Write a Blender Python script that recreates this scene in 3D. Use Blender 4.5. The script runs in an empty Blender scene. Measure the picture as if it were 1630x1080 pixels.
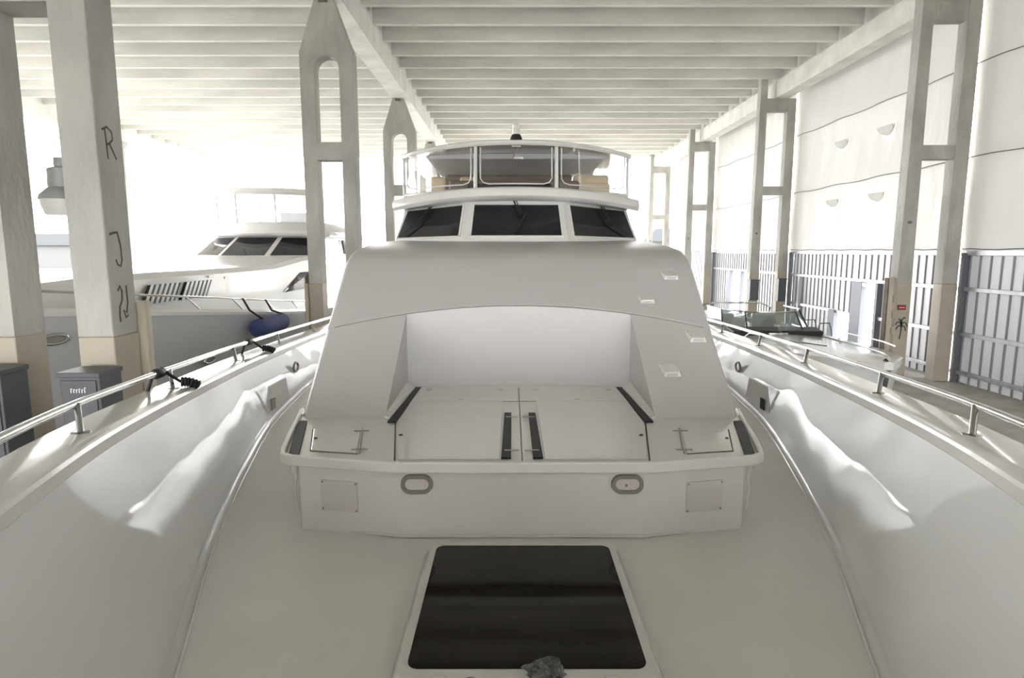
import bpy, bmesh, math, random
from mathutils import Vector, Matrix
random.seed(7)
SC = bpy.context.scene
COL = SC.collection

# ------------------------------------------------------------------ camera, sky, exposure
cam_d = bpy.data.cameras.new('camera'); cam = bpy.data.objects.new('camera', cam_d); COL.objects.link(cam)
cam.location = (-0.06, 0.0, 1.70)
cam.rotation_euler = (math.radians(90) - math.atan(0.14), 0, 0)
cam_d.sensor_width = 36.0; cam_d.lens = 36.0 * 1000.0 / 1630.0
cam_d.clip_start = 0.05; cam_d.clip_end = 600
SC.camera = cam
world = bpy.data.worlds.new('overcast_sky'); SC.world = world; world.use_nodes = True
bg = world.node_tree.nodes['Background']
bg.inputs['Color'].default_value = (1.0, 0.995, 1.0, 1); bg.inputs['Strength'].default_value = 3.0
sun_d = bpy.data.lights.new('sun', 'SUN'); sun_d.energy = 1.5; sun_d.angle = math.radians(6); sun_d.color = (1, .97, .92)
sun = bpy.data.objects.new('sun', sun_d); COL.objects.link(sun); sun.rotation_euler = (math.radians(-32), math.radians(-14), 0)
SC.view_settings.view_transform = 'Standard'; SC.view_settings.look = 'None'
SC.view_settings.gamma = 1.0; SC.view_settings.use_curve_mapping = False
SC.view_settings.exposure = 2.32

# ------------------------------------------------------------------ materials
MATS = {}
def mat(name, col, rough=0.5, metal=0.0, var=0.0, vscale=3.0, bump=0.0, bscale=20.0, coat=0.0, spec=0.5,
        stretch=(1, 1, 1), dark=None, bdetail=3):
    m = bpy.data.materials.new(name); m.use_nodes = True
    nt = m.node_tree; b = nt.nodes['Principled BSDF']
    b.inputs['Base Color'].default_value = (*col, 1); b.inputs['Roughness'].default_value = rough
    b.inputs['Metallic'].default_value = metal; b.inputs['Coat Weight'].default_value = coat
    b.inputs['Specular IOR Level'].default_value = spec
    tc = nt.nodes.new('ShaderNodeTexCoord'); mp = nt.nodes.new('ShaderNodeMapping')
    mp.inputs['Scale'].default_value = stretch
    geo = nt.nodes.new('ShaderNodeNewGeometry')
    nt.links.new(geo.outputs['Position'], mp.inputs['Vector'])
    if var:
        n = nt.nodes.new('ShaderNodeTexNoise'); n.inputs['Scale'].default_value = vscale; n.inputs['Detail'].default_value = 6
        nt.links.new(mp.outputs['Vector'], n.inputs['Vector'])
        r = nt.nodes.new('ShaderNodeValToRGB')
        d = dark or tuple(c * (1 - var) for c in col)
        r.color_ramp.elements[0].color = (*d, 1); r.color_ramp.elements[1].color = (*[min(1, c * (1 + var * .35)) for c in col], 1)
        r.color_ramp.elements[0].position = 0.32; r.color_ramp.elements[1].position = 0.68
        nt.links.new(n.outputs['Fac'], r.inputs['Fac']); nt.links.new(r.outputs['Color'], b.inputs['Base Color'])
    if bump:
        n2 = nt.nodes.new('ShaderNodeTexNoise'); n2.inputs['Scale'].default_value = bscale; n2.inputs['Detail'].default_value = bdetail
        nt.links.new(mp.outputs['Vector'], n2.inputs['Vector'])
        bp = nt.nodes.new('ShaderNodeBump'); bp.inputs['Strength'].default_value = bump; bp.inputs['Distance'].default_value = 0.1
        nt.links.new(n2.outputs['Fac'], bp.inputs['Height']); nt.links.new(bp.outputs['Normal'], b.inputs['Normal'])
    MATS[name] = m
    return m
mat('gelcoat', (.74, .735, .71), .16, bump=.035, bscale=3.0, coat=.3)
mat('gelcoat_bulwark', (.74, .74, .735), .04, bump=.12, bscale=2.4, coat=.0, stretch=(1, .6, 1.3), bdetail=.6)
mat('gelcoat_satin', (.55, .54, .53), .38, bump=.01, bscale=4)
mat('cap_paint', (.78, .775, .74), .14, coat=.4, bump=.02, bscale=4)
mat('deck_paint', (.84, .83, .79), .42, var=.06, vscale=1.3, bump=.03, bscale=60)
mat('trunk_paint', (.80, .79, .765), .22, bump=.02, bscale=4, coat=.2)
mat('tray_paint', (.70, .69, .655), .10, bump=.02, bscale=6, coat=.5)
mat('plate_white', (.72, .68, .65), .35)
mat('seam_dark', (.05, .045, .04), .6)
mat('rubber', (.012, .011, .013), .55, bump=.1, bscale=80)
mat('smoked_glass', (.012, .010, .009), .06, spec=.22)
mat('house_glass', (.022, .020, .024), .05, spec=.35)
mat('stainless', (.52, .52, .50), .16, metal=1)
mat('dull_metal', (.33, .32, .28), .38, metal=.7)
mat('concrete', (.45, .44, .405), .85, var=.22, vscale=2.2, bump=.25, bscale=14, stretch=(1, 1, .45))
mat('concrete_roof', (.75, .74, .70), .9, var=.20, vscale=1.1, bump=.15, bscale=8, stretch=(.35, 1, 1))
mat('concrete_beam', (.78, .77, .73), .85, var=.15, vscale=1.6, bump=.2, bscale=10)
mat('cream_paint', (.43, .385, .31), .6, var=.08, vscale=3)
mat('dock_concrete', (.50, .48, .44), .9, var=.25, vscale=1.5, bump=.2, bscale=15)
mat('galvanised', (.50, .51, .53), .38, metal=.6, var=.2, vscale=6)
mat('dark_steel', (.14, .15, .17), .5, metal=.3)
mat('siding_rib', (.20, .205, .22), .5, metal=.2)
mat('box_grey', (.075, .08, .09), .5, var=.12, vscale=5)
mat('wood', (.56, .50, .40), .8, var=.30, vscale=6, bump=.2, bscale=20, stretch=(1, 1, .15))
mat('dark_wood', (.16, .11, .09), .8, var=.3, vscale=6)
mat('hull_blue_grey', (.56, .565, .58), .25, coat=.3)
mat('white_paint', (.80, .80, .78), .25, coat=.2)
mat('blue_cloth', (.05, .07, .19), .75, var=.2, vscale=8, bump=.3, bscale=30)
mat('rope_blue', (.02, .04, .13), .8)
mat('marker', (.10, .095, .085), .9)
mat('red_sign', (.28, .018, .015), .5)
mat('headliner', (.86, .86, .90), .6)
mat('seat_beige', (.72, .58, .40), .6)
mat('brown_trim', (.16, .115, .08), .5)
mat('lamp_grey', (.34, .34, .33), .5, metal=.2)
mat('bag_plastic', (.20, .21, .20), .28, bump=.5, bscale=45, var=.6, vscale=25)
mat('lens_frost', (.75, .75, .70), .3)
mat('water', (.23, .225, .205), .08, bump=.25, bscale=1.6)
mat('far_house_paint', (.08, .08, .085), .8)
mat('far_roof_paint', (.05, .052, .058), .8)
mat('grass_far', (.22, .30, .12), .9, var=.4, vscale=2)
def translucent(name, col, tr, rough=.6, bump=0, bscale=3, stretch=(1, 1, 1)):
    m = mat(name, col, rough, bump=bump, bscale=bscale, stretch=stretch)
    nt = m.node_tree; b = nt.nodes['Principled BSDF']; out = nt.nodes['Material Output']
    t = nt.nodes.new('ShaderNodeBsdfTranslucent'); t.inputs['Color'].default_value = (*col, 1)
    mx = nt.nodes.new('ShaderNodeMixShader'); mx.inputs[0].default_value = tr
    nt.links.new(b.outputs[0], mx.inputs[1]); nt.links.new(t.outputs[0], mx.inputs[2]); nt.links.new(mx.outputs[0], out.inputs[0])
    return m
translucent('tarp_cloth', (.55, .54, .51), .04, .55, bump=.5, bscale=1.1, stretch=(1, 1.6, .5))
translucent('siding_sheet_mat', (.52, .525, .535), .04, .35)
translucent('fibreglass', (.84, .83, .80), .30, .5)  # only for the unseen walls, translucency set for the light they let in
def clear(name, opacity, tint=(.96, .96, .97)):
    m = bpy.data.materials.new(name); m.use_nodes = True; nt = m.node_tree
    for n in list(nt.nodes): nt.nodes.remove(n)
    out = nt.nodes.new('ShaderNodeOutputMaterial'); t = nt.nodes.new('ShaderNodeBsdfTransparent'); t.inputs[0].default_value = (*tint, 1)
    g = nt.nodes.new('ShaderNodeBsdfGlossy'); g.inputs['Roughness'].default_value = .08; g.inputs['Color'].default_value = (.9, .9, .9, 1)
    mx = nt.nodes.new('ShaderNodeMixShader'); mx.inputs[0].default_value = opacity
    nt.links.new(t.outputs[0], mx.inputs[1]); nt.links.new(g.outputs[0], mx.inputs[2]); nt.links.new(mx.outputs[0], out.inputs[0])
    MATS[name] = m
clear('clear_vinyl', .05, (.99, .99, .99)); clear('clear_windscreen', .14, (.70, .74, .74))

# ------------------------------------------------------------------ helpers
def thing(name, label, cat, loc=(0, 0, 0), group=None):
    o = bpy.data.objects.new(name, None); COL.objects.link(o); o.location = loc; o.empty_display_size = .2
    o['label'] = label; o['category'] = cat
    if group: o['group'] = group
    return o
def tag(o, label, cat, group=None):
    o['label'] = label; o['category'] = cat
    if group: o['group'] = group
    return o
def finish(name, me, m, parent=None, smooth=None, loc=(0, 0, 0)):
    if m and not me.materials: me.materials.append(MATS[m])
    if smooth is not None:
        for p in me.polygons: p.use_smooth = True
        me.set_sharp_from_angle(angle=math.radians(smooth))
    o = bpy.data.objects.new(name, me); COL.objects.link(o); o.location = loc
    if parent:
        o.parent = parent
        if parent.type == 'EMPTY': o.location = Vector(loc) - parent.location
        else: o.location = Vector(loc)
    return o
class MB:
    def __init__(s): s.v = []; s.f = []
    def add(s, vs, fs):
        n = len(s.v); s.v += [tuple(v) for v in vs]; s.f += [tuple(i + n for i in f) for f in fs]; return s
    def box(s, a, b):
        x0, y0, z0 = a; x1, y1, z1 = b
        return s.add([(x0, y0, z0), (x1, y0, z0), (x1, y1, z0), (x0, y1, z0), (x0, y0, z1), (x1, y0, z1), (x1, y1, z1), (x0, y1, z1)],
                     [(0, 3, 2, 1), (4, 5, 6, 7), (0, 1, 5, 4), (1, 2, 6, 5), (2, 3, 7, 6), (3, 0, 4, 7)])
    def obox(s, c, ax, ay, az, sx, sy, sz):       # box with own axes, full sizes
        c = Vector(c); ax, ay, az = Vector(ax).normalized() * sx / 2, Vector(ay).normalized() * sy / 2, Vector(az).normalized() * sz / 2
        vs = [c + i * ax + j * ay + k * az for k in (-1, 1) for (i, j) in ((-1, -1), (1, -1), (1, 1), (-1, 1))]
        return s.add(vs, [(0, 3, 2, 1), (4, 5, 6, 7), (0, 1, 5, 4), (1, 2, 6, 5), (2, 3, 7, 6), (3, 0, 4, 7)])
    def prism(s, poly, d):                        # closed 3D polygon pushed along d
        n = len(poly); d = Vector(d)
        vs = [Vector(p) for p in poly] + [Vector(p) + d for p in poly]
        return s.add(vs, [tuple(range(n - 1, -1, -1)), tuple(range(n, 2 * n))] + [(i, (i + 1) % n, n + (i + 1) % n, n + i) for i in range(n)])
    def loft(s, secs, closed=True, caps=True):
        n = len(secs[0]); vs = [p for q in secs for p in q]; fs = []
        for k in range(len(secs) - 1):
            for i in range(n if closed else n - 1):
                j = (i + 1) % n; fs.append((k * n + i, k * n + j, (k + 1) * n + j, (k + 1) * n + i))
        if caps and closed: fs += [tuple(range(n - 1, -1, -1)), tuple((len(secs) - 1) * n + i for i in range(n))]
        return s.add(vs, fs)
    def tube(s, path, r, seg=8, caps=True):
        P = [Vector(p) for p in path]; secs = []; up = None
        for i, p in enumerate(P):
            t = (P[min(i + 1, len(P) - 1)] - P[max(i - 1, 0)]).normalized()
            if up is None: up = Vector((0, 0, 1)) if abs(t.z) < .9 else Vector((1, 0, 0))
            a = t.cross(up).normalized(); b = a.cross(t).normalized(); up = b
            rr = r[i] if isinstance(r, (list, tuple)) else r
            secs.append([p + rr * (math.cos(q) * a + math.sin(q) * b) for q in [2 * math.pi * k / seg for k in range(seg)]])
        return s.loft(secs, True, caps)
    def lathe(s, prof, c, axis=(0, 0, 1), seg=16):
        ax = Vector(axis).normalized(); a = ax.orthogonal().normalized(); b = ax.cross(a); c = Vector(c)
        return s.loft([[c + ax * h + r * (math.cos(q) * a + math.sin(q) * b) for q in [2 * math.pi * k / seg for k in range(seg)]] for r, h in prof])
    def ribbon(s, pts, w, n):                     # flat stroke in the plane with normal n
        n = Vector(n); P = [Vector(p) for p in pts]; L = []
        for i, p in enumerate(P):
            t = (P[min(i + 1, len(P) - 1)] - P[max(i - 1, 0)]).normalized(); b = t.cross(n).normalized() * w / 2
            L.append([p + b, p - b, p - b + n * .0015, p + b + n * .0015])
        return s.loft(L)
    def mesh(s, name):
        me = bpy.data.meshes.new(name); me.from_pydata(s.v, [], s.f); me.update()
        bm = bmesh.new(); bm.from_mesh(me); bmesh.ops.recalc_face_normals(bm, faces=bm.faces); bm.to_mesh(me); bm.free()
        return me
    def build(s, name, m, parent=None, smooth=None, bevel=0, seg=2, loc=(0, 0, 0), sub=0):
        me = s.mesh(name); o = finish(name, me, m, parent, None, loc)
        if bevel or sub: bake(o, bevel, seg, sub=sub)
        if smooth is not None:
            for p in o.data.polygons: p.use_smooth = True
            o.data.set_sharp_from_angle(angle=math.radians(smooth))
        return o
def bake(o, bevel=0, seg=2, cutters=(), ang=35, sub=0):
    mods = []
    if bevel:
        md = o.modifiers.new('b', 'BEVEL'); md.width = bevel; md.segments = seg; md.limit_method = 'ANGLE'; md.angle_limit = math.radians(ang)
    for c in cutters:
        md = o.modifiers.new('c', 'BOOLEAN'); md.object = c; md.operation = 'DIFFERENCE'; md.solver = 'EXACT'
    if sub:
        md = o.modifiers.new('s', 'SUBSURF'); md.levels = sub; md.render_levels = sub
    dg = bpy.context.evaluated_depsgraph_get(); dg.update()
    me = bpy.data.meshes.new_from_object(o.evaluated_get(dg)); old = o.data
    o.modifiers.clear(); o.data = me; me.name = old.name
def drop(o):
    bpy.data.objects.remove(o, do_unlink=True)
def interp(tab, y):
    if y <= tab[0][0]: return tab[0][1]
    for (a, p), (b, q) in zip(tab, tab[1:]):
        if y <= b:
            t = (y - a) / (b - a); return p + (q - p) * t
    return tab[-1][1]
def smooth_tab(tab, n=5):                         # Catmull-Rom through a table
    out = []
    for i in range(len(tab) - 1):
        p0, p1, p2, p3 = tab[max(i - 1, 0)], tab[i], tab[i + 1], tab[min(i + 2, len(tab) - 1)]
        for k in range(n):
            t = k / n; q = []
            y = p1[0] + (p2[0] - p1[0]) * t
            m1 = (p2[1] - p0[1]) / max(p2[0] - p0[0], 1e-6) * (p2[0] - p1[0]); m2 = (p3[1] - p1[1]) / max(p3[0] - p1[0], 1e-6) * (p2[0] - p1[0])
            v = (2*t**3-3*t**2+1)*p1[1] + (t**3-2*t**2+t)*m1 + (-2*t**3+3*t**2)*p2[1] + (t**3-t**2)*m2
            out.append((y, v))
    return out + [tab[-1]]
def struct(o): o['kind'] = 'structure'; return o

# ------------------------------------------------------------------ the shed
DOCK = -1.25; WATER = -2.2
FR = [-3.47, 5.32, 14.11, 22.90, 31.69, 40.48]
RIBZ = 7.57; SLABZ = 8.12; SEAT = 6.99; END = 41.0; START = -11.6
w_ = MB().box((-160, -60, WATER - .3), (160, 220, WATER)).build('harbour_water', 'water')
w_['kind'] = 'stuff'; w_['label'] = 'dark harbour water under the boats and beyond the shed'; w_['category'] = 'water'
dock_r = struct(MB().box((7.3, -9, DOCK - .5), (10.6, 41, DOCK)).build('floor', 'dock_concrete', bevel=.02))
struct(MB().box((-4.85, -9, DOCK - .5), (-3.42, 41, DOCK)).build('floor_finger_dock', 'dock_concrete', bevel=.02))
struct(MB().box((-20.6, -9, DOCK - .5), (-18.6, 41, DOCK)).build('floor_far_dock', 'dock_concrete', bevel=.02))
ceil = struct(MB().box((-20, START, SLABZ), (10.6, END, SLABZ + .12)).build('ceiling', 'concrete_roof'))
def rib_mesh(x0, x1):
    L = x1 - x0
    return MB().loft([[(x, -.07, 0), (x, .07, 0), (x, .11, SLABZ - RIBZ), (x, -.11, SLABZ - RIBZ)] for x in (0, L)]).mesh('rib')
for (x0, x1) in ((-3.69, 9.12), (-19.0, -4.25)):
    me = rib_mesh(x0, x1); me.materials.append(MATS['concrete_roof'])
    y = 16.15 - 21 * 1.296
    while y < END - .1:
        o = bpy.data.objects.new('rib', me); COL.objects.link(o); o.parent = ceil; o.location = (x0, y, RIBZ)
        y += 1.296
for k in range(len(FR) - 1):                       # precast beams, one length for every bay
    a, b = FR[k] + .02, FR[k + 1] - .02
    MB().prism([(-4.25, a, SEAT), (-3.69, a, SEAT), (-3.69, a, RIBZ + .12), (-3.80, a, RIBZ + .14), (-3.80, a, SLABZ), (-4.14, a, SLABZ), (-4.14, a, RIBZ + .14), (-4.25, a, RIBZ + .12)], (0, b - a, 0)).build('roof_beam', 'concrete_beam', ceil)
    MB().prism([(9.15, a, SEAT), (9.62, a, SEAT), (9.62, a, SLABZ), (9.30, a, SLABZ), (9.30, a, RIBZ), (9.15, a, RIBZ)], (0, b - a, 0)).build('roof_beam', 'concrete_beam', ceil)
    MB().box((-19.5, a, SEAT), (-19.0, b, SLABZ)).build('roof_beam', 'concrete_beam', ceil)

CREAM = .97
def inner_frame(y, label):                         # pointed frame with arched slot, between the berths
    t = thing('concrete_pillar', label, 'pillar', (-4.04, y + .18, DOCK), 'pointed concrete pillars between the berths')
    x0, x1, w, d = -4.61, -3.465, .30, .36
    sh, top, arch = 5.90, SEAT, 5.84
    o = [(x0, y, CREAM), (x0, y, sh), (-4.24, y, top), (-3.86, y, top), (x1, y, sh), (x1, y, CREAM)]
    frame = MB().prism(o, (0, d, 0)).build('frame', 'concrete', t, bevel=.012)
    ax0, ax1 = x0 + w, x1 - w; r = (ax1 - ax0) / 2; cx = (ax0 + ax1) / 2
    slot = [(ax0, y - .2, 4.05), (ax1, y - .2, 4.05)] + [(cx + r * math.cos(q), y - .2, arch - r + r * math.sin(q)) for q in [math.pi * k / 12 for k in range(13)]]
    c1 = MB().prism(slot, (0, .8, 0)).build('c', None); c2 = MB().box((ax0, y - .2, CREAM - .5), (ax1, y + .6, 3.67)).build('c', None)
    bake(frame, cutters=(c1, c2)); drop(c1); drop(c2)
    for a, b in ((x0, ax0), (ax1, x1)):
        MB().box((a - .004, y - .004, DOCK), (b + .004, y + d + .004, CREAM)).build('painted_base', 'cream_paint', t, bevel=.012)['label'] = 'cream painted lower leg'
    MB().box((-4.15, y - .01, SEAT - .09), (-3.95, y + .01, SEAT - .005)).build('bearing_pad', 'brown_trim', t)
    return t
pillars = {}
for k, lab in ((0, 'pointed concrete pillar behind the viewer, nearest the bow'), (1, 'nearest concrete pillar with dark R and J marker scrawls on its leg'),
               (2, 'pointed concrete pillar with arched slot left of the big yacht cabin'), (3, 'smaller pointed pillar just left of the flybridge windows'),
               (4, 'far pointed pillar whose tip shows above the flybridge roof'), (5, 'farthest pointed pillar at the open end of the shed')):
    pillars[k] = inner_frame(FR[k], lab)
def wall_frame(y, label):                          # H-shaped frame against the right wall
    t = thing('wall_pillar', label, 'pillar', (9.2, y + .15, DOCK), 'H-shaped concrete pillars along the curtain wall')
    d = .30
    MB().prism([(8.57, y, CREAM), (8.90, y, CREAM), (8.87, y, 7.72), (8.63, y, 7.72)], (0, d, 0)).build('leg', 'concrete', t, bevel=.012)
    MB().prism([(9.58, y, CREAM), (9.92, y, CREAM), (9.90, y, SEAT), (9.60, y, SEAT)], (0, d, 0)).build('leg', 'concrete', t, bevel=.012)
    for z0, z1 in ((6.55, SEAT), (3.69, 3.99)):
        MB().box((8.86, y + .02, z0), (9.61, y + d - .02, z1)).build('crossbar', 'concrete', t, bevel=.01)
    for a, b in ((8.566, 8.904), (9.576, 9.924)):
        MB().box((a, y - .004, DOCK), (b, y + d + .004, CREAM)).build('painted_base', 'cream_paint', t, bevel=.012)['label'] = 'cream painted lower leg'
    MB().box((8.69, y - .004, 2.30), (8.78, y + .01, 2.36)).build('lifting_pocket', 'dark_steel', t)
    return t
wallp = {}
for k, lab in ((1, 'H-shaped wall pillar just outside the right of the view'), (2, 'H-shaped wall pillar with red sign and palm tree drawing'),
               (3, 'second H-shaped wall pillar, with grey electric boxes on its legs'), (4, 'third H-shaped wall pillar, behind the cabin shoulder'), (5, 'farthest H-shaped wall pillar at the bright open end')):
    wallp[k] = wall_frame(FR[k], lab)
for k in range(1, 6):                              # plain far columns at the left edge of the roof
    t = thing('edge_column', ['slim edge column nearest on the far left dock', 'slim edge column at the far left behind the marked pillar', 'slim edge column left of the neighbouring yacht', 'slim edge column seen above the neighbouring windscreen', 'farthest slim edge column at the left open corner'][k - 1], 'pillar', (-19.25, FR[k], DOCK), 'slim columns on the far left dock')
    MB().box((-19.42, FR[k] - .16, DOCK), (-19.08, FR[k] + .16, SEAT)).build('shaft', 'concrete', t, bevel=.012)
    MB().box((-19.55, FR[k] - .22, SEAT - .3), (-18.95, FR[k] + .22, SEAT)).build('corbel', 'concrete', t, bevel=.012)

# marker scrawls on the inner side of the nearest pillar
gx = -3.465 + .001; n = (1, 0, 0)
def scrawl(name, strokes, w=.018):
    m = MB()
    for s in strokes: m.ribbon([(gx, y, z) for y, z in s], w, n)
    return m.build(name, 'marker', pillars[1])
scrawl('letter_r', [[(5.44, 2.72), (5.45, 2.55), (5.455, 2.47)], [(5.40, 2.70), (5.47, 2.735), (5.53, 2.70), (5.535, 2.64), (5.49, 2.60), (5.45, 2.59)], [(5.49, 2.60), (5.535, 2.53), (5.57, 2.48)]])
scrawl('letter_j', [[(5.38, 1.84), (5.44, 1.855), (5.50, 1.86)], [(5.49, 1.86), (5.52, 1.75), (5.525, 1.62), (5.50, 1.57), (5.46, 1.585), (5.44, 1.63)]], .02)
scrawl('letter_two', [[(5.43, 1.36), (5.46, 1.40), (5.485, 1.36), (5.48, 1.28), (5.44, 1.22), (5.43, 1.14), (5.435, 1.09)], [(5.55, 1.40), (5.555, 1.25), (5.53, 1.16), (5.49, 1.19), (5.515, 1.12), (5.55, 1.14)]], .022)

# pillar A extras: red sign, palm drawing, fender planks
def on_front(pts): return [(8.57 + px, 14.105, z) for px, z in pts]
sg = MB().box((8.61, 14.075, .39), (8.79, 14.10, .50)).build('warning_sign', 'red_sign')
tag(sg, 'small red sign with a white line on the cream pillar', 'sign')
m = MB()
for k in range(7): m.box((8.635 + k * .019, 14.07, .432), (8.648 + k * .019, 14.0745, .452))
m.build('lettering', 'plate_white', sg)
m = MB()
for pts in ([(.17, -.28), (.19, -.16), (.20, -.05), (.20, .05)], [(.20, .05), (.14, .12), (.07, .10), (.04, .04)], [(.20, .05), (.26, .11), (.32, .08), (.35, .01)], [(.20, .06), (.20, .16), (.25, .21), (.30, .20)],
            [(.20, .02), (.13, .03), (.08, -.01), (.06, -.06)], [(.20, .02), (.27, .02), (.31, -.03), (.32, -.09)], [(.20, .07), (.15, .17), (.10, .18)]):
    m.ribbon(on_front([(x * .85 + .0, z) for x, z in pts]), .034, (0, -1, 0))
m.build('palm_drawing', 'marker', wallp[2])
def plank(name, lab, a, b, blocks=()):
    t = thing(name, lab, 'fender board', ((a[0] + b[0]) / 2, (a[1] + b[1]) / 2, a[2]))
    MB().box(a, b).build('board', 'wood', t, bevel=.012)
    for c, d in blocks: MB().box(c, d).build('block', 'cream_paint', t, bevel=.008)
    return t
plank('fender_board', 'weathered cream fender board standing against the scrawled pillar', (-3.54, 5.70, DOCK), (-3.40, 5.80, 1.25), [((-3.60, 5.69, .62), (-3.54, 5.72, 1.02))])
plank('fender_board', 'brown edged fender board with pale blocks beside the palm pillar', (8.40, 14.13, DOCK), (8.52, 14.25, 1.12),
      [((8.50, 14.06, z), (8.56, 14.13, z + .16)) for z in (.56, .20, -.16)])
MB().box((8.375, 14.12, DOCK), (8.40, 14.26, 1.10)).build('edge_strip', 'dark_wood', [o for o in bpy.data.objects if o.name == 'fender_board.001'][0])
plank('fender_board', 'thin cream fender board left of the arched pillar', (-4.70, 14.05, DOCK), (-4.62, 14.15, .98))

# ------------------------------------------------------------------ right wall: siding, girts, curtains
wall = bpy.data.objects.new('wall_right', None); COL.objects.link(wall); wall.location = (10.1, 18, DOCK); wall['kind'] = 'structure'
WX = 10.12
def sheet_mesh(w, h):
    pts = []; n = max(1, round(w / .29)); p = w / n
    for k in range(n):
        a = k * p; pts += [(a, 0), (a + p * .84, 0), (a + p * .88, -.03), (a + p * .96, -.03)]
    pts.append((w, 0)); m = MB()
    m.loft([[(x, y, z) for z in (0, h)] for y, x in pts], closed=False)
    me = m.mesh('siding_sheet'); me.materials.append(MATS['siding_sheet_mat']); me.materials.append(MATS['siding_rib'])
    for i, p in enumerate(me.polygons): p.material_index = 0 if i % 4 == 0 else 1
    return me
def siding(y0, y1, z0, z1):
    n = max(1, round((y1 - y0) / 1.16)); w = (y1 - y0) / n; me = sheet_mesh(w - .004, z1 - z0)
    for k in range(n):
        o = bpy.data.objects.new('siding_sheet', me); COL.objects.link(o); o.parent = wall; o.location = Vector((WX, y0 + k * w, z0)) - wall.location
def girt(y0, y1, z, h=.09): MB().box((WX - .10, y0, z - h / 2), (WX - .012, y1, z + h / 2)).build('girt', 'galvanised', wall, bevel=.008)
def post(y, z0, z1, w=.16, m='dark_steel'): MB().box((WX - .16, y, z0), (WX - .01, y + w, z1)).build('post', m, wall, bevel=.006)
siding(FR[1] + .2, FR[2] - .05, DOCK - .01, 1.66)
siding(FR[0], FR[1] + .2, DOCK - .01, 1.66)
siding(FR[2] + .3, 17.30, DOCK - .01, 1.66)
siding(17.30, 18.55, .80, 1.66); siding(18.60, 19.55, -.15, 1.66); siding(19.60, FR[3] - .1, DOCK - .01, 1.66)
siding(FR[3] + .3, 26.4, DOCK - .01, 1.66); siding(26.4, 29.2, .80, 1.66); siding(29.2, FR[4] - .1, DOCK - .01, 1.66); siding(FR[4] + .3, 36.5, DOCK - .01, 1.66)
for k in range(4):
    a, b = FR[k] + (.02 if k else 0), FR[k + 1] - .02
    girt(a, b, 1.66, .12); girt(a, b, .86)
    if k == 1 or k == 0: girt(a, b, -.15); girt(a, b, -1.02)
    post(b - .05, DOCK, 1.66, .10)
girt(19.4, FR[3], -.15); girt(FR[2], 17.3, -.15); girt(FR[2], 17.3, -1.02); girt(19.6, FR[3], -1.02)
post(18.05, DOCK, .82, .55); post(19.5, DOCK, -.12, .35); post(17.25, DOCK, .82, .12)
post(26.3, DOCK, .82, .5); post(29.0, DOCK, .82, .5); post(27.6, DOCK, .82, .12)
MB().box((WX - .15, 17.3, .70), (WX - .02, 18.1, .80)).build('door_header', 'galvanised', wall)
post(22.0, DOCK, .82, .05, 'galvanised')

def curtain(k, holes, lab):
    a, b = FR[k] + .34, FR[k + 1] + .11
    
    t = thing('tarp_curtain', lab, 'curtain', (10.0, (a + b) / 2, 1.7), 'white tarps hung along the right side of the shed')
    lev = [1.70, 3.72, 5.69, 8.10]
    for i in range(3):
        ny, nz = 44, 14; vs = []; fs = []
        for q in range(nz + 1):
            for p in range(ny + 1):
                s, r = p / ny, q / nz
                y = a + (b - a) * s; z = lev[i] + (lev[i + 1] - lev[i]) * r
                bulge = math.sin(math.pi * r) * (.10 * math.sin(math.pi * s) + .016 * math.sin(s * 61 + i * 2 + r * 3) + .02 * math.sin(s * 17 + i))
                vs.append((10.02 + bulge, y, z))
        for q in range(nz):
            for p in range(ny):
                c = q * (ny + 1) + p; fs.append((c, c + 1, c + ny + 2, c + ny + 1))
        mb = MB().add(vs, fs); o = mb.build('tarp_band', 'tarp_cloth', t, smooth=80)
        cut = []
        for (hy, hz, hr) in holes:
            if lev[i] < hz < lev[i + 1]:
                out = [(9.6, hy + hr * math.cos(q), hz + hr * math.sin(q)) for q in [math.pi + math.pi * j / 10 for j in range(11)]]
                inn = [(9.6, hy + hr * .98 * math.cos(q) , hz + hr * .72 * math.sin(q)) for q in [2 * math.pi - math.pi * j / 10 for j in range(1, 10)]]
                cut.append(MB().prism(out + inn, (1.0, 0, 0)).build('c', None))
        if cut:
            for c in cut:
                bake(o, cutters=(c,)); drop(c)
            for p in o.data.polygons: p.use_smooth = True
            for (hy, hz, hr) in holes:
                if lev[i] < hz < lev[i + 1]:
                    fl = [(10.02 + .10 * max(0, -math.sin(q)) , hy + hr * .98 * math.cos(q), hz + hr * .70 * math.sin(q)) for q in [math.pi + math.pi * j / 10 for j in range(11)]]
                    MB().prism([Vector(p) + Vector((-.03, 0, 0)) for p in fl], (-.004, 0, 0)).build('flap', 'tarp_cloth', t)
    for z in lev[1:3]:
        MB().tube([(9.96 - .012 * math.sin(j * 2.1), a - .3 + (b - a + .36) * j / 24, z + .02 * math.sin(j * .9)) for j in range(25)], .011, 6).build('rope', 'dark_steel', t)
    MB().tube([(9.98, a + (b - a) * j / 24, 1.74 + .012 * math.sin(j * 1.7)) for j in range(25)], .012, 6).build('rope', 'dark_steel', t)
    return t
curtain(0, [], 'white tarp curtain beside the bow, mostly out of view')
curtain(1, [(11.25, 3.35, .30), (8.4, 3.35, .30), (9.9, 5.2, .3)], 'white tarp curtain at the right edge of the view, nearest')
curtain(2, [(19.9, 5.05, .36), (17.6, 5.05, .36), (20.2, 3.30, .36), (17.8, 3.30, .36)], 'white tarp curtain with four crescent slits behind the palm pillar')
curtain(3, [], 'bright white tarp curtain between second and third wall pillars')
curtain(4, [], 'washed out white tarp curtain farthest along the wall')

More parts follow.
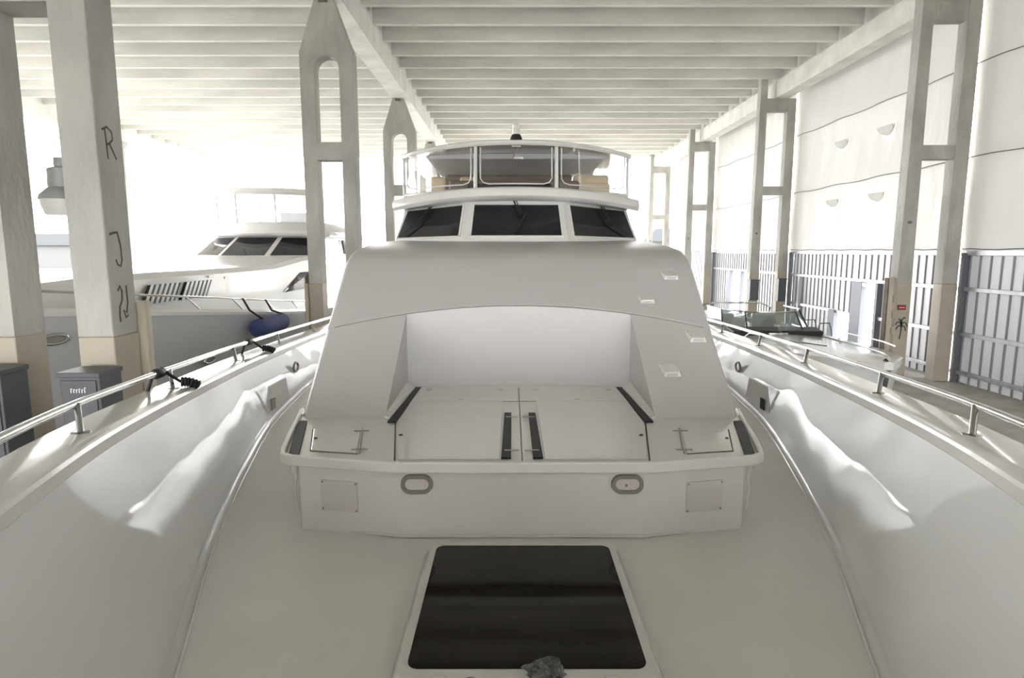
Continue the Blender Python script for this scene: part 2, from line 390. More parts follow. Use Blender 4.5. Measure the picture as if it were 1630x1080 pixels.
# unseen back wall, guessed and opened to light the bow: posts, sheets above
wb = bpy.data.objects.new('wall_back_unseen', None); COL.objects.link(wb); wb.location = (-5, -11.5, DOCK); wb['kind'] = 'structure'
for k in range(14):
    MB().box((-19.5 + k * 2.16, -11.60, WATER), (-19.5 + k * 2.16 + .30, -11.40, 3.2)).build('post', 'concrete', wb, bevel=.01)
    MB().box((-19.5 + k * 2.16, -11.55, 3.0), (-19.5 + k * 2.16 + 2.15, -11.5, SLABZ)).build('siding_sheet', 'fibreglass', wb)
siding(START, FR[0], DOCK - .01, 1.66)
MB().box((10.0, START, 1.70), (10.02, FR[0], 8.10)).build('tarp_panel', 'tarp_cloth', wall)

# unseen left wall added to hold back side light: siding below, translucent panels above
wl = bpy.data.objects.new('wall_left_unseen', None); COL.objects.link(wl); wl.location = (-20.2, 4, DOCK); wl['kind'] = 'structure'
for k in range(22):
    MB().box((-20.2, -11.5 + k * 1.16, WATER), (-20.15, -11.5 + k * 1.16 + 1.15, 1.7)).build('siding_sheet', 'siding_sheet_mat', wl)
for k in range(3):
    MB().box((-20.2, -11.5 + k * 8.6, 1.72), (-20.17, -11.5 + k * 8.6 + 8.55, SLABZ)).build('tarp_panel', 'fibreglass', wl)

# electric boxes
def ebox(lab, a, b, group=None, text=False, m='box_grey'):
    t = thing('electric_box', lab, 'electric box', ((a[0] + b[0]) / 2, (a[1] + b[1]) / 2, a[2]), group)
    MB().box(a, b).build('cabinet', m, t, bevel=.01)
    MB().box((a[0] - .015, a[1] - .02, b[2] - .035), (b[0] + .015, b[1], b[2] + .005)).build('lid', m, t, bevel=.006)
    MB().box((a[0] + .025, a[1] - .012, a[2] + .05), (b[0] - .025, a[1] - .002, b[2] - .06)).build('door', m, t, bevel=.004)
    if text:
        mm = MB(); z = b[2] - .16; x = a[0] + .09
        for k, hh in enumerate((.035, .03, .03, .035, .03, .045)):
            mm.box((x + k * .022, a[1] - .0135, z), (x + k * .022 + .006, a[1] - .012, z + hh))
            mm.box((x + k * .022, a[1] - .0135, z + hh - .006), (x + k * .022 + .015, a[1] - .012, z + hh))
        mm.build('faded_lettering', 'galvanised', t)
    return t
ebox('grey power pedestal with faded lettering in front of the scrawled pillar', (-3.68, 4.93, DOCK), (-3.36, 5.22, .735), text=True)
ebox('grey power pedestal at the left edge of the view', (-4.62, 4.93, DOCK), (-4.15, 5.22, .75))
ebox('grey electric box on the inner leg of the second wall pillar', (8.50, 22.62, -.05), (8.82, 22.88, .68))
ebox('grey electric box on the outer leg of the second wall pillar', (9.52, 22.62, -.10), (9.80, 22.88, .72))

# barn lamp on the nearest pillar
t = thing('dock_lamp', 'grey dock lamp with a frosted bell lens between the two near pillar legs', 'lamp', (-4.22, 5.95, 2.0))
MB().lathe([(.05, 2.46), (.055, 2.50), (.05, 2.55)], (-4.22, 5.95, 0)).build('photocell', 'lamp_grey', t, smooth=40)
MB().lathe([(.11, 2.28), (.115, 2.30), (.11, 2.45), (.05, 2.47)], (-4.22, 5.95, 0)).build('ballast_housing', 'lamp_grey', t, smooth=40)
MB().lathe([(.20, 2.17), (.19, 2.21), (.12, 2.275), (.10, 2.29)], (-4.22, 5.95, 0), seg=24).build('reflector', 'lamp_grey', t, smooth=40)
MB().lathe([(.145, 2.03), (.155, 2.04), (.185, 2.13), (.19, 2.17)], (-4.22, 5.95, 0), seg=24).build('lens', 'lens_frost', t, smooth=40)
MB().tube([(-4.12, 5.95, 2.36), (-3.95, 5.9, 2.36), (-3.78, 5.60, 2.34)], .025).build('arm', 'lamp_grey', t, smooth=60)

# ------------------------------------------------------------------ the big yacht
Y = thing('motor_yacht', 'large white motor yacht seen from its own foredeck, cabin and flybridge ahead', 'yacht', (0, 6, WATER))
WIN = smooth_tab([(-1.6, .10), (-1.2, .42), (-.6, .78), (0, 1.05), (.7, 1.32), (1.4, 1.54), (2.1, 1.78), (3, 2.06), (4, 2.30), (4.75, 2.44), (6, 2.64), (7.5, 2.81), (9, 2.92), (12, 3.0), (18, 3.02), (26, 2.9)])
CAPZ = smooth_tab([(-1.6, .98), (0, .935), (2.1, .863), (4.75, .693), (9, .50), (14, .38), (26, .35)])
WD = smooth_tab([(-1.6, .02), (-1.0, .22), (0, .62), (1, 1.0), (2.5, 1.50), (3.57, 1.855), (5.5, 2.34), (6.4, 2.50), (8, 2.66), (10, 2.78), (14, 2.88), (26, 2.8)])
ys = [-1.6 + .2 * k for k in range(9)] + [.2 + .25 * k for k in range(40)] + [11, 12.5, 14, 17, 20, 23, 26]
ys = sorted(set(round(y, 3) for y in ys))
win = lambda y: interp(WIN, y); capz = lambda y: interp(CAPZ, y); wd = lambda y: interp(WD, y)
CW = lambda y: min(.30, .10 + .12 * (y + 1.6))
for s in (-1, 1):
    # bulwark inner skin with cove at the deck
    secs = []
    for y in ys:
        a, b, zt = wd(y), win(y), capz(y) - .06
        row = []
        for k in range(9):
            q = math.pi / 2 * k / 8; r = .05
            row.append((s * (a - .025 + r * .9 * math.sin(q)), y, .004 + r * (1 - math.cos(q))))
        x0, z0 = a + .02, .054
        for k in range(1, 9):
            tt = k / 8; row.append((s * (x0 + (b + .012 - x0) * (tt ** 1.12)), y, z0 + (zt - z0) * tt))
        secs.append(row)
    MB().loft(secs, closed=False).build('bulwark', 'gelcoat_bulwark', Y, smooth=50)
    # cap rail: top, rounded inner lip and fascia
    secs = []
    for y in ys:
        b, z, c = win(y), capz(y), CW(y)
        prof = [(b + .005, z - .085), (b - .004, z - .075), (b - .006, z - .022), (b + .004, z - .006), (b + .02, z), (b + c - .02, z + .004), (b + c, z - .012), (b + c, z - .085)]
        secs.append([(s * x, y, zz) for x, zz in prof])
    MB().loft(secs).build('cap_rail', 'cap_paint', Y, smooth=22)
    # outer hull
    secs = []
    for y in ys:
        b, z, c = win(y), capz(y), CW(y); k = max(0, min(1, (y + 1.6) / 9)) ** .6
        secs.append([(s * (b + c - .01), y, z - .02), (s * (b + c - .03), y, z - .5), (s * ((b + c) * (.45 + .5 * k)), y + (1 - k) * .8, -1.2), (s * ((b + c) * (.25 + .62 * k)), y + (1 - k) * 1.4, WATER - .25)])
    MB().loft(secs, closed=False).build('hull_side', 'white_paint', Y, smooth=50)
    # hand rail with slanted stanchions
    rp = [(s * (win(y) + CW(y) * .62), y, capz(y) + .13) for y in [.2 + .3 * k for k in range(38)]]
    rail = MB().tube(rp, .021, 12).build('hand_rail', 'stainless', Y, smooth=60)
    for y in ((1.6, 3.05, 4.5, 6.15, 7.8, 9.5) if s < 0 else (1.7, 3.0, 4.3, 6.0, 7.6, 9.3)):
        bx, bz = win(y) + CW(y) * .42, capz(y)
        MB().tube([(s * bx, y - .03, bz), (s * (win(y) + CW(y) * .62), y + .05, bz + .13)], .016, 8).build('stanchion', 'stainless', rail, smooth=60)
        MB().lathe([(.045, 0), (.045, .006), (.03, .010)], (s * bx, y - .03, bz)).build('foot_flange', 'stainless', rail, smooth=40)
    # chrome fairlead and recess in the bulwark beside the cabin
    yf = 7.55; zf = .30
    c = Vector((s * (wd(yf) + (win(yf) - wd(yf)) * .45 - .01), yf, zf))
    ring = [c + Vector((0, .075 * math.cos(q), .055 * math.sin(q))) for q in [2 * math.pi * k / 20 for k in range(21)]]
    MB().tube(ring, .014, 8).build('fairlead', 'dull_metal', Y, smooth=60)
    yb = 6.35; xb = s * (wd(yb) + .01)
    lk = MB().prism([(xb, yb - .30, .10), (xb, yb + .35, .10), (xb + s * .03, yb + .35, .34), (xb + s * .03, yb - .12, .34)], (-s * .02, 0, 0)).build('bulwark_locker', 'trunk_paint', Y, bevel=.004)
    MB().box((xb - s * .028, yb - .18, .11), (xb - s * .02, yb - .08, .22)).build('latch', 'rubber' if s > 0 else 'dull_metal', lk)
# deck sheet
secs = [[(-wd(y) - .01, y, 0), (-wd(y) * .5, y, .006), (0, y, .01), (wd(y) * .5, y, .006), (wd(y) + .01, y, 0)] for y in ys]
MB().loft(secs, closed=False).build('foredeck', 'deck_paint', Y, smooth=60)
# white caulk bead along the deck edge
for s in (-1, 1):
    MB().tube([(s * (wd(y) - .028), y, .006) for y in ys if -.6 < y < 10], .009, 6).build('deck_bead', 'cap_paint', Y, smooth=60)

# trunk base
base = [(-.72, 3.55), (.72, 3.55), (1.36, 3.68), (1.62, 4.6), (1.74, 6.4), (1.78, 14), (-1.78, 14), (-1.74, 6.4), (-1.62, 4.6), (-1.36, 3.68)]
MB().prism([(x, y, -.01) for x, y in base], (0, 0, .47)).build('trunk_base', 'trunk_paint', Y, bevel=.012)
MB().tube([(-1.35, 3.70, .012), (-.72, 3.54, .018), (.72, 3.54, .018), (1.35, 3.70, .012)], .008, 8).build('base_caulk', 'cap_paint', Y, smooth=60)
# tray floor and its raised rim
tray = [(-.74, 3.47), (.74, 3.47), (1.41, 3.60), (1.66, 4.62), (1.66, 5.75), (-1.66, 5.75), (-1.66, 4.62), (-1.41, 3.60)]
MB().prism([(x, y, .452) for x, y in tray], (0, 0, .026)).build('tray_floor', 'tray_paint', Y)
rim_path = [(-1.665, 4.70), (-1.56, 4.20), (-1.455, 3.72), (-1.425, 3.63), (-1.36, 3.585), (-.76, 3.465), (0, 3.455), (.76, 3.465), (1.36, 3.585), (1.425, 3.63), (1.455, 3.72), (1.56, 4.20), (1.665, 4.70)]
secs = []
for i, (x, y) in enumerate(rim_path):
    p = Vector(rim_path[max(i - 1, 0)]); q = Vector(rim_path[min(i + 1, len(rim_path) - 1)]); t2 = (q - p).normalized(); nn = Vector((t2.y, -t2.x))
    prof = [(-.03, .446), (.018, .444), (.023, .450), (.023, .500), (.017, .507), (-.003, .507), (-.008, .501), (-.012, .474)]
    secs.append([(x + nn.x * a, y + nn.y * a, z) for a, z in prof])
MB().loft(secs).build('tray_rim', 'gelcoat', Y, smooth=24)

# lower house: sloped front with the seating recess cut out
prof = [(4.47, .44), (6.20, 1.535), (6.34, 1.612), (6.48, 1.668), (6.68, 1.712), (7.2, 1.76), (8.3, 1.825), (9.6, 1.86), (14, 1.9), (14, .44)]
HW = [(4.47, 1.625), (5.4, 1.69), (6.4, 1.725), (9, 1.76), (14, 1.8)]
vs = [(-interp(HW, y), y, z) for y, z in prof] + [(interp(HW, y), y, z) for y, z in prof]; n_ = len(prof)
house = MB().add(vs, [tuple(range(n_)), tuple(range(2 * n_ - 1, n_ - 1, -1))] + [(i, i + n_, (i + 1) % n_ + n_, (i + 1) % n_) for i in range(n_)]).build('lower_house', 'gelcoat_satin', Y)
bake(house, bevel=.05, seg=4, ang=50)
back = [(1.0 - .1 * k, 5.575 + .105 * (1 - (1.0 - .1 * k) ** 2)) for k in range(21)]
cut = MB().prism([(-1.0, 4.0, .470), (1.0, 4.0, .470)] + [(x, y, .470) for x, y in back], (0, 0, 2)).build('c', None)
bake(house, cutters=(cut,)); drop(cut)
for p in house.data.polygons: p.use_smooth = True
house.data.set_sharp_from_angle(angle=math.radians(32))
# raised upper panel above the arched crease
secs = []
NX = 30
for j in range(9):
    row = []
    for i in range(NX + 1):
        x = -1.66 + 3.32 * i / NX; yc = 5.685 - .103 * x * x; tt = max(0, (j - 1) / 7)
        y = yc + (6.19 - yc) * tt; z = .48 + .6329 * (y - 4.47) - .04; z = .44 + (1.535 - .44) / (6.20 - 4.47) * (y - 4.47)
        off = (.016 if j else -.02) * (1 - tt) + .0005
        edge = max(0, min(1, (1.66 - abs(x)) / .12)); off = off * edge - .004 * (1 - edge)
        row.append((x, y - .53 * off, z + .85 * off))
    secs.append(row)
MB().loft(secs, closed=False).build('upper_panel', 'gelcoat_satin', Y, smooth=50)
# slim crease gasket along the arch
MB().tube([(x, 5.68 - .103 * x * x, .44 + .6329 * (5.68 - .103 * x * x - 4.47) + .004) for x in [-1.60 + 3.2 * i / 40 for i in range(41)]], .004, 5).build('crease_joint', 'dull_metal', Y)
# wedge fillets at the foot of the recess sides
for s in (-1, 1):
    MB().loft([[(s * .93, 4.50, .479), (s * .999, 4.50, .479), (s * .999, 4.50, .50)], [(s * .93, 5.57, .479), (s * .999, 5.57, .479), (s * .999, 5.57, .54)]]).build('recess_fillet', 'tray_paint', Y)
# scoop vents on the right of the slope
SL = math.atan(.6329); sn = Vector((0, -math.sin(SL), math.cos(SL))); su = Vector((0, math.cos(SL), math.sin(SL)))
for x, y in ((1.45, 6.10), (1.16, 5.775), (1.50, 5.325), (1.20, 4.97)):
    z = .44 + .6329 * (y - 4.47); c = Vector((x, y, z)); X = Vector((1, 0, 0)); vs = []
    for u_, v_, h in ((-.055, -.085, 0), (.085, -.085, 0), (.095, -.02, 0), (.06, .075, 0), (-.075, .075, 0),
                      (-.045, -.075, .042), (.07, -.075, .042), (.078, -.03, .034), (.05, .06, .006), (-.065, .065, .006)):
        vs.append(c + X * u_ + su * v_ + sn * (h - .002))
    v = MB().add(vs, [(4, 3, 2, 1, 0), (5, 6, 7, 8, 9)] + [(i, (i + 1) % 5, 5 + (i + 1) % 5, 5 + i) for i in range(5)]).build('scoop_vent', 'gelcoat', Y, bevel=.008)
    MB().obox(c + X * .012 + su * -.079 + sn * .019, X, su, sn, .085, .012, .026).build('vent_mouth', 'gelcoat_satin', v)

# tray lids, gaskets, hinges, latches
def lid(poly, name='locker_lid'): return MB().prism([(x, y, .477) for x, y in poly], (0, 0, .009)).build(name, 'tray_paint', Y, bevel=.003)
for s in (-1, 1):
    L = lid([(s * .135, 3.57), (s * .735, 3.57), (s * .885, 4.42), (s * .885, 5.02), (s * .135, 5.02)])
    for y in (3.72, 4.50):
        MB().box((s * .062 - .045, y - .010, .486), (s * .062 + .045, y + .010, .494)).build('hinge', 'dull_metal', L, bevel=.003)
    MB().lathe([(.014, .486), (.012, .492)], (s * .80, 4.05, 0), seg=10).build('latch', 'rubber', L)
    B = lid([(s * .015, 5.04), (s * .885, 5.04), (s * .885, 5.55), (s * .015, 5.55)])
    for x in (.155, .79): MB().box((s * x - .02, 5.41, .486), (s * x + .02, 5.45, .491)).build('latch', 'dull_metal', B)
    MB().box((s * .48 - .02, 5.06, .486), (s * .48 + .02, 5.09, .490)).build('latch', 'dull_metal', B)
    Cn = lid([(s * 1.005, 3.69), (s * 1.30, 3.745), (s * 1.425, 4.20), (s * 1.10, 4.20)], 'corner_lid')
    for y, x in ((3.74, 1.0), (4.15, 1.085)):
        MB().box((s * x - .05, y - .007, .486), (s * x + .05, y + .007, .493)).build('hinge', 'dull_metal', Cn, bevel=.002)
    MB().tube([(s * .985, 3.68, .486), (s * 1.095, 4.22, .486)], .005, 6).build('hinge_rod', 'dull_metal', Cn)
    MB().lathe([(.012, .486), (.010, .492)], (s * 1.345, 3.98, 0), seg=10).build('latch', 'rubber', Cn)
    # dark seams (rubber strips let into the joints)
    for a, b, w in (((s * .75, 3.56), (s * .90, 4.40), .010), ((s * 1.30, 3.735), (s * 1.435, 4.21), .008), ((s * 1.0, 3.68), (s * 1.30, 3.737), .008), ((s * .78, 3.525), (s * 1.37, 3.64), .014), ((s * .0, 5.03), (s * .88, 5.03), .006)):
        MB().ribbon([(a[0], a[1], .4785), (b[0], b[1], .4785)], w, (0, 0, 1)).build('seam', 'seam_dark', Y)
    def strip(poly): MB().prism([(x, y, .478) for x, y in poly], (0, 0, .013)).build('rubber_strip', 'rubber', Y, bevel=.002)
    strip([(s * .065, 3.585), (s * .125, 3.585), (s * .117, 4.63), (s * .065, 4.63)])
    strip([(s * .895, 4.38), (s * .955, 4.38), (s * .925, 5.53), (s * .875, 5.53)])
    strip([(s * 1.335, 3.625), (s * 1.405, 3.645), (s * 1.60, 4.40), (s * 1.535, 4.40)])
MB().ribbon([(0, 3.56, .4785), (0, 5.55, .4785)], .006, (0, 0, 1)).build('seam', 'seam_dark', Y)

# front of the trunk: oval ports and blank plates
def stadium(cx, y, cz, w, h, k=10):
    r = h / 2; p = []
    for j in range(k + 1): q = -math.pi / 2 + math.pi * j / k; p.append((cx + w / 2 - r + r * math.cos(q), y, cz + r * math.sin(q)))
    for j in range(k + 1): q = math.pi / 2 + math.pi * j / k; p.append((cx - w / 2 + r + r * math.cos(q), y, cz + r * math.sin(q)))
    return p
for s in (-1, 1):
    pl = MB().prism(stadium(s * .62, 3.552, .34, .15, .075), (0, -.012, 0)).build('port_light', 'plate_white', Y, smooth=40)
    MB().loft([stadium(s * .62, 3.552, .34, .195, .122), stadium(s * .62, 3.530, .34, .187, .114), stadium(s * .62, 3.530, .34, .145, .072), stadium(s * .62, 3.552, .34, .135, .062)], caps=False).build('port_ring', 'dull_metal', pl, smooth=40)
    if s > 0: MB().lathe([(.008, 0), (.007, .01)], (.612, 3.538, .335), (0, -1, 0), 8).build('knob', 'dull_metal', pl)
    d = Vector((s * .64, .13, 0)).normalized(); nn = Vector((s * .13, -.64, 0)).normalized(); c = Vector((s * 1.10, 3.627, .235))
    P = MB().obox(c + nn * .004, d, nn, (0, 0, 1), .235, .008, .19).build('blank_plate', 'plate_white', Y, bevel=.002)
    for a in (-.108, .108):
        for z in (-.084, .084): MB().lathe([(.006, 0), (.005, .004)], c + d * a + Vector((0, 0, z)) + nn * .008, nn, 8).build('screw', 'dull_metal', P)
    MB().tube([(s * 1.39, 3.70, .44), (s * 1.40, 3.71, .38), (s * 1.385, 3.70, .33), (s * 1.40, 3.71, .25), (s * 1.385, 3.70, .12)], [.012, .022, .012, .008, .006], 8).build('drain_hose', 'gelcoat', Y, smooth=60)

# foredeck hatch with smoked glass
def rrect(x0, x1, y0, y1, z, r, k=5):
    p = []
    for cx, cy, a in ((x1 - r, y0 + r, -90), (x1 - r, y1 - r, 0), (x0 + r, y1 - r, 90), (x0 + r, y0 + r, 180)):
        for j in range(k + 1): q = math.radians(a + 90 * j / k); p.append((cx + r * math.cos(q), cy + r * math.sin(q), z))
    return p
hz = .055
H = MB().loft([rrect(-.535, .535, 2.20, 3.365, .0, .07), rrect(-.53, .53, 2.205, 3.36, hz - .01, .07), rrect(-.515, .515, 2.22, 3.345, hz + .008, .06), rrect(-.486, .486, 2.262, 3.328, hz + .010, .05)]).build('deck_hatch', 'cap_paint', Y, smooth=40)
MB().loft([rrect(-.478, .478, 2.275, 3.318, hz + .008, .045), rrect(-.478, .478, 2.275, 3.318, hz + .014, .045)]).build('hatch_glass', 'smoked_glass', H, smooth=40)
MB().loft([rrect(-.55, .55, 2.12, 3.38, .0, .08), rrect(-.545, .545, 2.125, 3.375, .022, .08)]).build('hatch_coaming', 'cap_paint', H, smooth=40)
for x in (-.34, .33):
    MB().box((x - .03, 2.185, .03), (x + .03, 2.235, hz + .016)).build('hatch_hinge', 'cap_paint', H, bevel=.006)
MB().lathe([(.03, 0), (.028, .012), (.012, .02)], (-.22, 2.20, hz)).build('hatch_lock', 'stainless', H, smooth=40)

# pilothouse, windscreen panes, brow
ZB, ZT = 1.84, 2.38
cb, ct = [(-.68, 8.40), (.68, 8.40)], [(-.64, 8.85), (.64, 8.85)]
bot = [(-.68, 8.40), (.68, 8.40), (1.80, 9.45), (1.80, 14), (-1.80, 14), (-1.80, 9.45)]
top = [(-.64, 8.86), (.64, 8.86), (1.68, 9.86), (1.68, 14), (-1.68, 14), (-1.68, 9.86)]
MB().loft([[(x, y, 1.74) for x, y in [(a * 1.008, b - .05) for a, b in bot]], [(x, y, ZB) for x, y in bot], [(x, y, ZT + .12) for x, y in [(t[0] + (t[0] - b[0]) * .2, t[1] + (t[1] - b[1]) * .2) for b, t in zip(bot, top)]]]).build('pilothouse', 'gelcoat', Y, bevel=.015)
def quad_pt(i, j, s, t, off):
    A, B = Vector((*bot[i], ZB)), Vector((*bot[j], ZB)); Cc, D = Vector((*top[i], ZT)), Vector((*top[j], ZT))
    nn = (B - A).cross(Cc - A).normalized(); p = A.lerp(B, s).lerp(Cc.lerp(D, s), t)
    if nn.y > 0: nn = -nn
    return p + nn * off
for (i, j, s0, s1, ls) in ((0, 1, .055, .945, 'c'), (5, 0, .035, .915, 'l'), (1, 2, .085, .965, 'r')):
    t0, t1 = .10, .90
    if ls == 'l': corners = [(s0, t0 - .02), (s1, t0), (s1, t1), (s0 + .02, t1 - .05)]
    elif ls == 'r': corners = [(s0, t0), (s1, t0 - .02), (s1 - .02, t1 - .05), (s0, t1)]
    else: corners = [(s0, t0), (s1, t0), (s1, t1), (s0, t1)]
    a = [quad_pt(i, j, s, t, -.02) for s, t in corners]; b = [quad_pt(i, j, s, t, .006) for s, t in corners]
    W = MB().loft([a, b]).build('windscreen_pane', 'house_glass', Y)
    fr = MB()
    cc = sum((Vector(p) for p in b), Vector()) / 4
    o1 = [p + (p - cc) * .045 for p in b]
    nrm = (b[1] - b[0]).cross(b[3] - b[0]).normalized(); nrm = nrm if nrm.y < 0 else -nrm
    fr.loft([[p - nrm * .01 for p in o1], [p + nrm * .014 for p in o1], [p + nrm * .014 for p in b], [p + nrm * -.002 for p in b]], caps=False)
    fr.build('pane_frame', 'gelcoat', W)
    # wiper
    if ls == 'c': p0, p1, p2 = (.46, 1.02), (.54, .55), (.50, .20)
    elif ls == 'l': p0, p1, p2 = (.50, 1.02), (.30, .40), (.12, .12)
    else: p0, p1, p2 = (.50, 1.02), (.62, .45), (.86, .14)
    q0, q1, q2 = (quad_pt(i, j, *p, .05) for p in (p0, p1, p2))
    wp = MB().tube([q0, q1], .011, 6).build('wiper_arm', 'rubber', W)
    MB().tube([q0 + Vector((.035, 0, 0)), q1 + Vector((.02, 0, .02))], .008, 6).build('wiper_link', 'rubber', W)
    dd = (q1 - q2) if ls != 'c' else Vector(((quad_pt(i, j, .60, .62, .04) - quad_pt(i, j, .49, .12, .04))))
    c0 = q2 if ls != 'c' else quad_pt(i, j, .49, .14, .03)
    MB().tube([c0, c0 + dd * (1.25 if ls != 'c' else 1.0)], .013, 6).build('wiper_blade', 'rubber', W)
    MB().obox(q0, (1, 0, 0), (0, 1, 0), (0, 0, 1), .05, .06, .04).build('wiper_motor', 'rubber', W, bevel=.008)
def arc(hw, yc, ye, n=20):                                      # plan curve of the brow and hardtop: bowed forward
    return [(-hw + 2 * hw * k / n, ye - (ye - yc) * (1 - abs(-1 + 2 * k / n) ** 2.2)) for k in range(n + 1)]
def slab(plan, yb, zf, th, lip):                                # zf(x): underside height
    secs = []
    for x, y in plan:
        z = zf(x); secs.append([(x, y + lip * .6, z), (x, y, z + th * .30), (x, y + .012, z + th * .8), (x, y + .05, z + th), (x * .98, yb, z + th), (x * .98, yb, z)])
    return MB().loft(secs)
brow_z = lambda x: 2.385 - .028 * x * x
slab(arc(1.84, 8.50, 9.55), 14, brow_z, .165, .10).build('brow', 'gelcoat', Y, smooth=45)
# flybridge: lip, clear panels with frames, headliner roof
fb = arc(1.76, 9.12, 10.15); ft = arc(1.78, 9.22, 10.18)
def fpt(x, t, off=0):
    hw = 1.76; u = abs(x / hw); y0 = 10.15 - 1.03 * (1 - min(1, u) ** 2.2); y1 = 10.18 - .96 * (1 - min(1, u) ** 2.2)
    return Vector((x, y0 + (y1 - y0) * t - off, 2.575 - .02 * x * x * 0 + (3.185 - 2.575) * t))
for a, b in ((-1.75, -.60), (-.56, .56), (.60, 1.75)):
    n = 10; secs = []
    for k in range(n + 1):
        x = a + (b - a) * k / n; secs.append([fpt(x, 0), fpt(x, 1), fpt(x, 1) + Vector((0, .004, 0)), fpt(x, 0) + Vector((0, .004, 0))])
    P = MB().loft(secs).build('clear_panel', 'clear_vinyl', Y, smooth=50)
    e = .05; pth = [fpt(a + e, .97, .012)] + [fpt(a + e, .25, .012), fpt(a + e + .04, .16, .012), fpt(a + e + .12, .12, .012)] + [fpt(a + .17 + (b - a - .34) * k / 8, .12, .012) for k in range(1, 8)] + [fpt(b - e - .12, .12, .012), fpt(b - e - .04, .16, .012), fpt(b - e, .25, .012), fpt(b - e, .97, .012)]
    MB().tube(pth, .010, 6).build('zip_seam', 'gelcoat', P, smooth=60)
for x in (-1.77, -.58, .58, 1.77):
    MB().tube([fpt(max(-1.76, min(1.76, x)), -.02), fpt(max(-1.76, min(1.76, x)), 1.02)], .030 if abs(x) < 1 else .022, 8).build('panel_post', 'gelcoat', Y, smooth=60)
    if abs(x) < 1: MB().tube([fpt(x + .034, 0, .012), fpt(x + .034, 1, .012)], .008, 6).build('panel_gasket', 'rubber', Y)
MB().tube([fpt(-1.76 + 3.52 * k / 30, -.02) for k in range(31)], .028, 8).build('panel_sill', 'gelcoat', Y, smooth=60)
slab(arc(1.80, 9.15, 10.12), 13.2, lambda x: 3.19 - .02 * x * x, .075, .03).build('hardtop', 'gelcoat', Y, smooth=45)
MB().loft([[(-1.45, 9.95, 3.185), (1.45, 9.95, 3.185), (1.5, 12.7, 3.185), (-1.5, 12.7, 3.185)], [(-1.35, 10.05, 3.12), (1.35, 10.05, 3.12), (1.4, 12.55, 3.12), (-1.4, 12.55, 3.12)]]).build('headliner', 'headliner', Y, bevel=.02)
for s in (-1, 1):
    MB().tube([(s * 1.55, 12.6, 2.5), (s * 1.5, 12.75, 3.2)], .035, 8).build('hardtop_post', 'gelcoat', Y, smooth=60)
    MB().prism([(s * 1.77, 10.1, 2.5), (s * 1.80, 13.3, 2.5), (s * 1.80, 13.3, 2.75), (s * 1.77, 10.1, 2.60)], (-s * .05, 0, 0)).build('side_coaming', 'gelcoat', Y, bevel=.01)
    MB().prism([(s * 1.72, 10.2, 2.62), (s * 1.72, 11.2, 2.62), (s * 1.72, 11.0, 3.15), (s * 1.72, 10.25, 3.15)], (-s * .01, 0, 0)).build('side_curtain', 'clear_vinyl', Y)
MB().box((-1.05, 10.1, 2.52), (1.0, 10.5, 2.80)).build('helm_console', 'brown_trim', Y, bevel=.04)
MB().box((-.75, 9.75, 2.52), (.55, 10.1, 2.72)).build('dashboard', 'rubber', Y, bevel=.05)
for a, b in ((-1.45, -1.2), (-.95, -.7), (.62, 1.62)):
    MB().box((a, 11.0, 2.52), (b, 11.2, 2.96 if b < 1 else 2.86)).build('seat_back', 'seat_beige', Y, bevel=.04)
MB().box((-1.30, 11.9, 2.52), (1.05, 12.2, 3.10)).build('bench_back', 'brown_trim', Y, bevel=.04)
MB().box((1.07, 11.7, 2.52), (1.70, 12.1, 3.07)).build('bench_back', 'seat_beige', Y, bevel=.04)
# hanging wiper bracket inside the centre panel, searchlight on the roof
m = MB().obox((.0, 9.10, 3.155), (1, 0, 0), (0, 1, 0), (0, 0, 1), .13, .05, .02)
m.tube([(0.02, 9.08, 3.15), (-.02, 9.05, 3.05), (-.04, 9.03, 2.99)], .011, 6); m.obox((.03, 9.03, 2.985), (1, 0, 0), (0, 1, 0), (0, 0, 1), .13, .03, .025)
m.build('panel_wiper', 'dull_metal', Y)
SL_ = MB().lathe([(.085, 3.25), (.085, 3.28), (.06, 3.33), (.02, 3.345)], (0, 9.30, .02), seg=16).build('searchlight_base', 'rubber', Y, smooth=50)
MB().lathe([(.05, 3.33), (.055, 3.36), (.055, 3.46), (.03, 3.48)], (0, 9.30, .02), seg=16).build('searchlight_lens', 'lens_frost', SL_, smooth=50)

# ------------------------------------------------------------------ loose things on the yacht
def strap(y, lab, s=-1):
    t = thing('rail_strap', lab, 'strap', (s * (win(y) + .15), y, capz(y)))
    rc = Vector((s * (win(y) + CW(y) * .62), y, capz(y) + .13))
    d = (Vector((s * (win(y + .2) + CW(y) * .62), y + .2, capz(y + .2) + .13)) - rc).normalized()
    MB().tube([rc - d * .07, rc - d * .055, rc + d * .055, rc + d * .07], [.026, .036, .038, .026], 12).build('rail_wrap', 'rubber', t, smooth=50)
    e = Vector((s * (win(y + .16) + .09), y + .16, capz(y + .16) + .045)); g = Vector((s * (win(y + .3) - .04), y + .22, capz(y + .25) + .005))
    MB().tube([rc + Vector((-s * -.0, .03, .03)), rc.lerp(e, .5) + Vector((0, 0, .02)), e], .012, 6).build('cord', 'rubber', t, smooth=60)
    path = [e.lerp(g, k / 12) + Vector((0, 0, .012 * math.sin(k / 12 * 3.1))) for k in range(13)]
    MB().tube(path, [.030 + (.010 if k % 2 else 0) for k in range(12)] + [.020], 10).build('coil', 'rubber', t)
    o = Vector((s * (win(y) + CW(y) + .03), y - .06, capz(y) - .25))
    MB().tube([rc + Vector((s * .03, -.02, -.01)), rc.lerp(o, .5) + Vector((s * .02, 0, 0)), o], .012, 6).build('hanging_cord', 'rubber', t, smooth=60)
strap(4.36, 'black strap and coil nearest on the left hand rail')
strap(6.75, 'black strap and coil farther along the left hand rail')
bag = MB(); rs = random.Random(3); secs = []
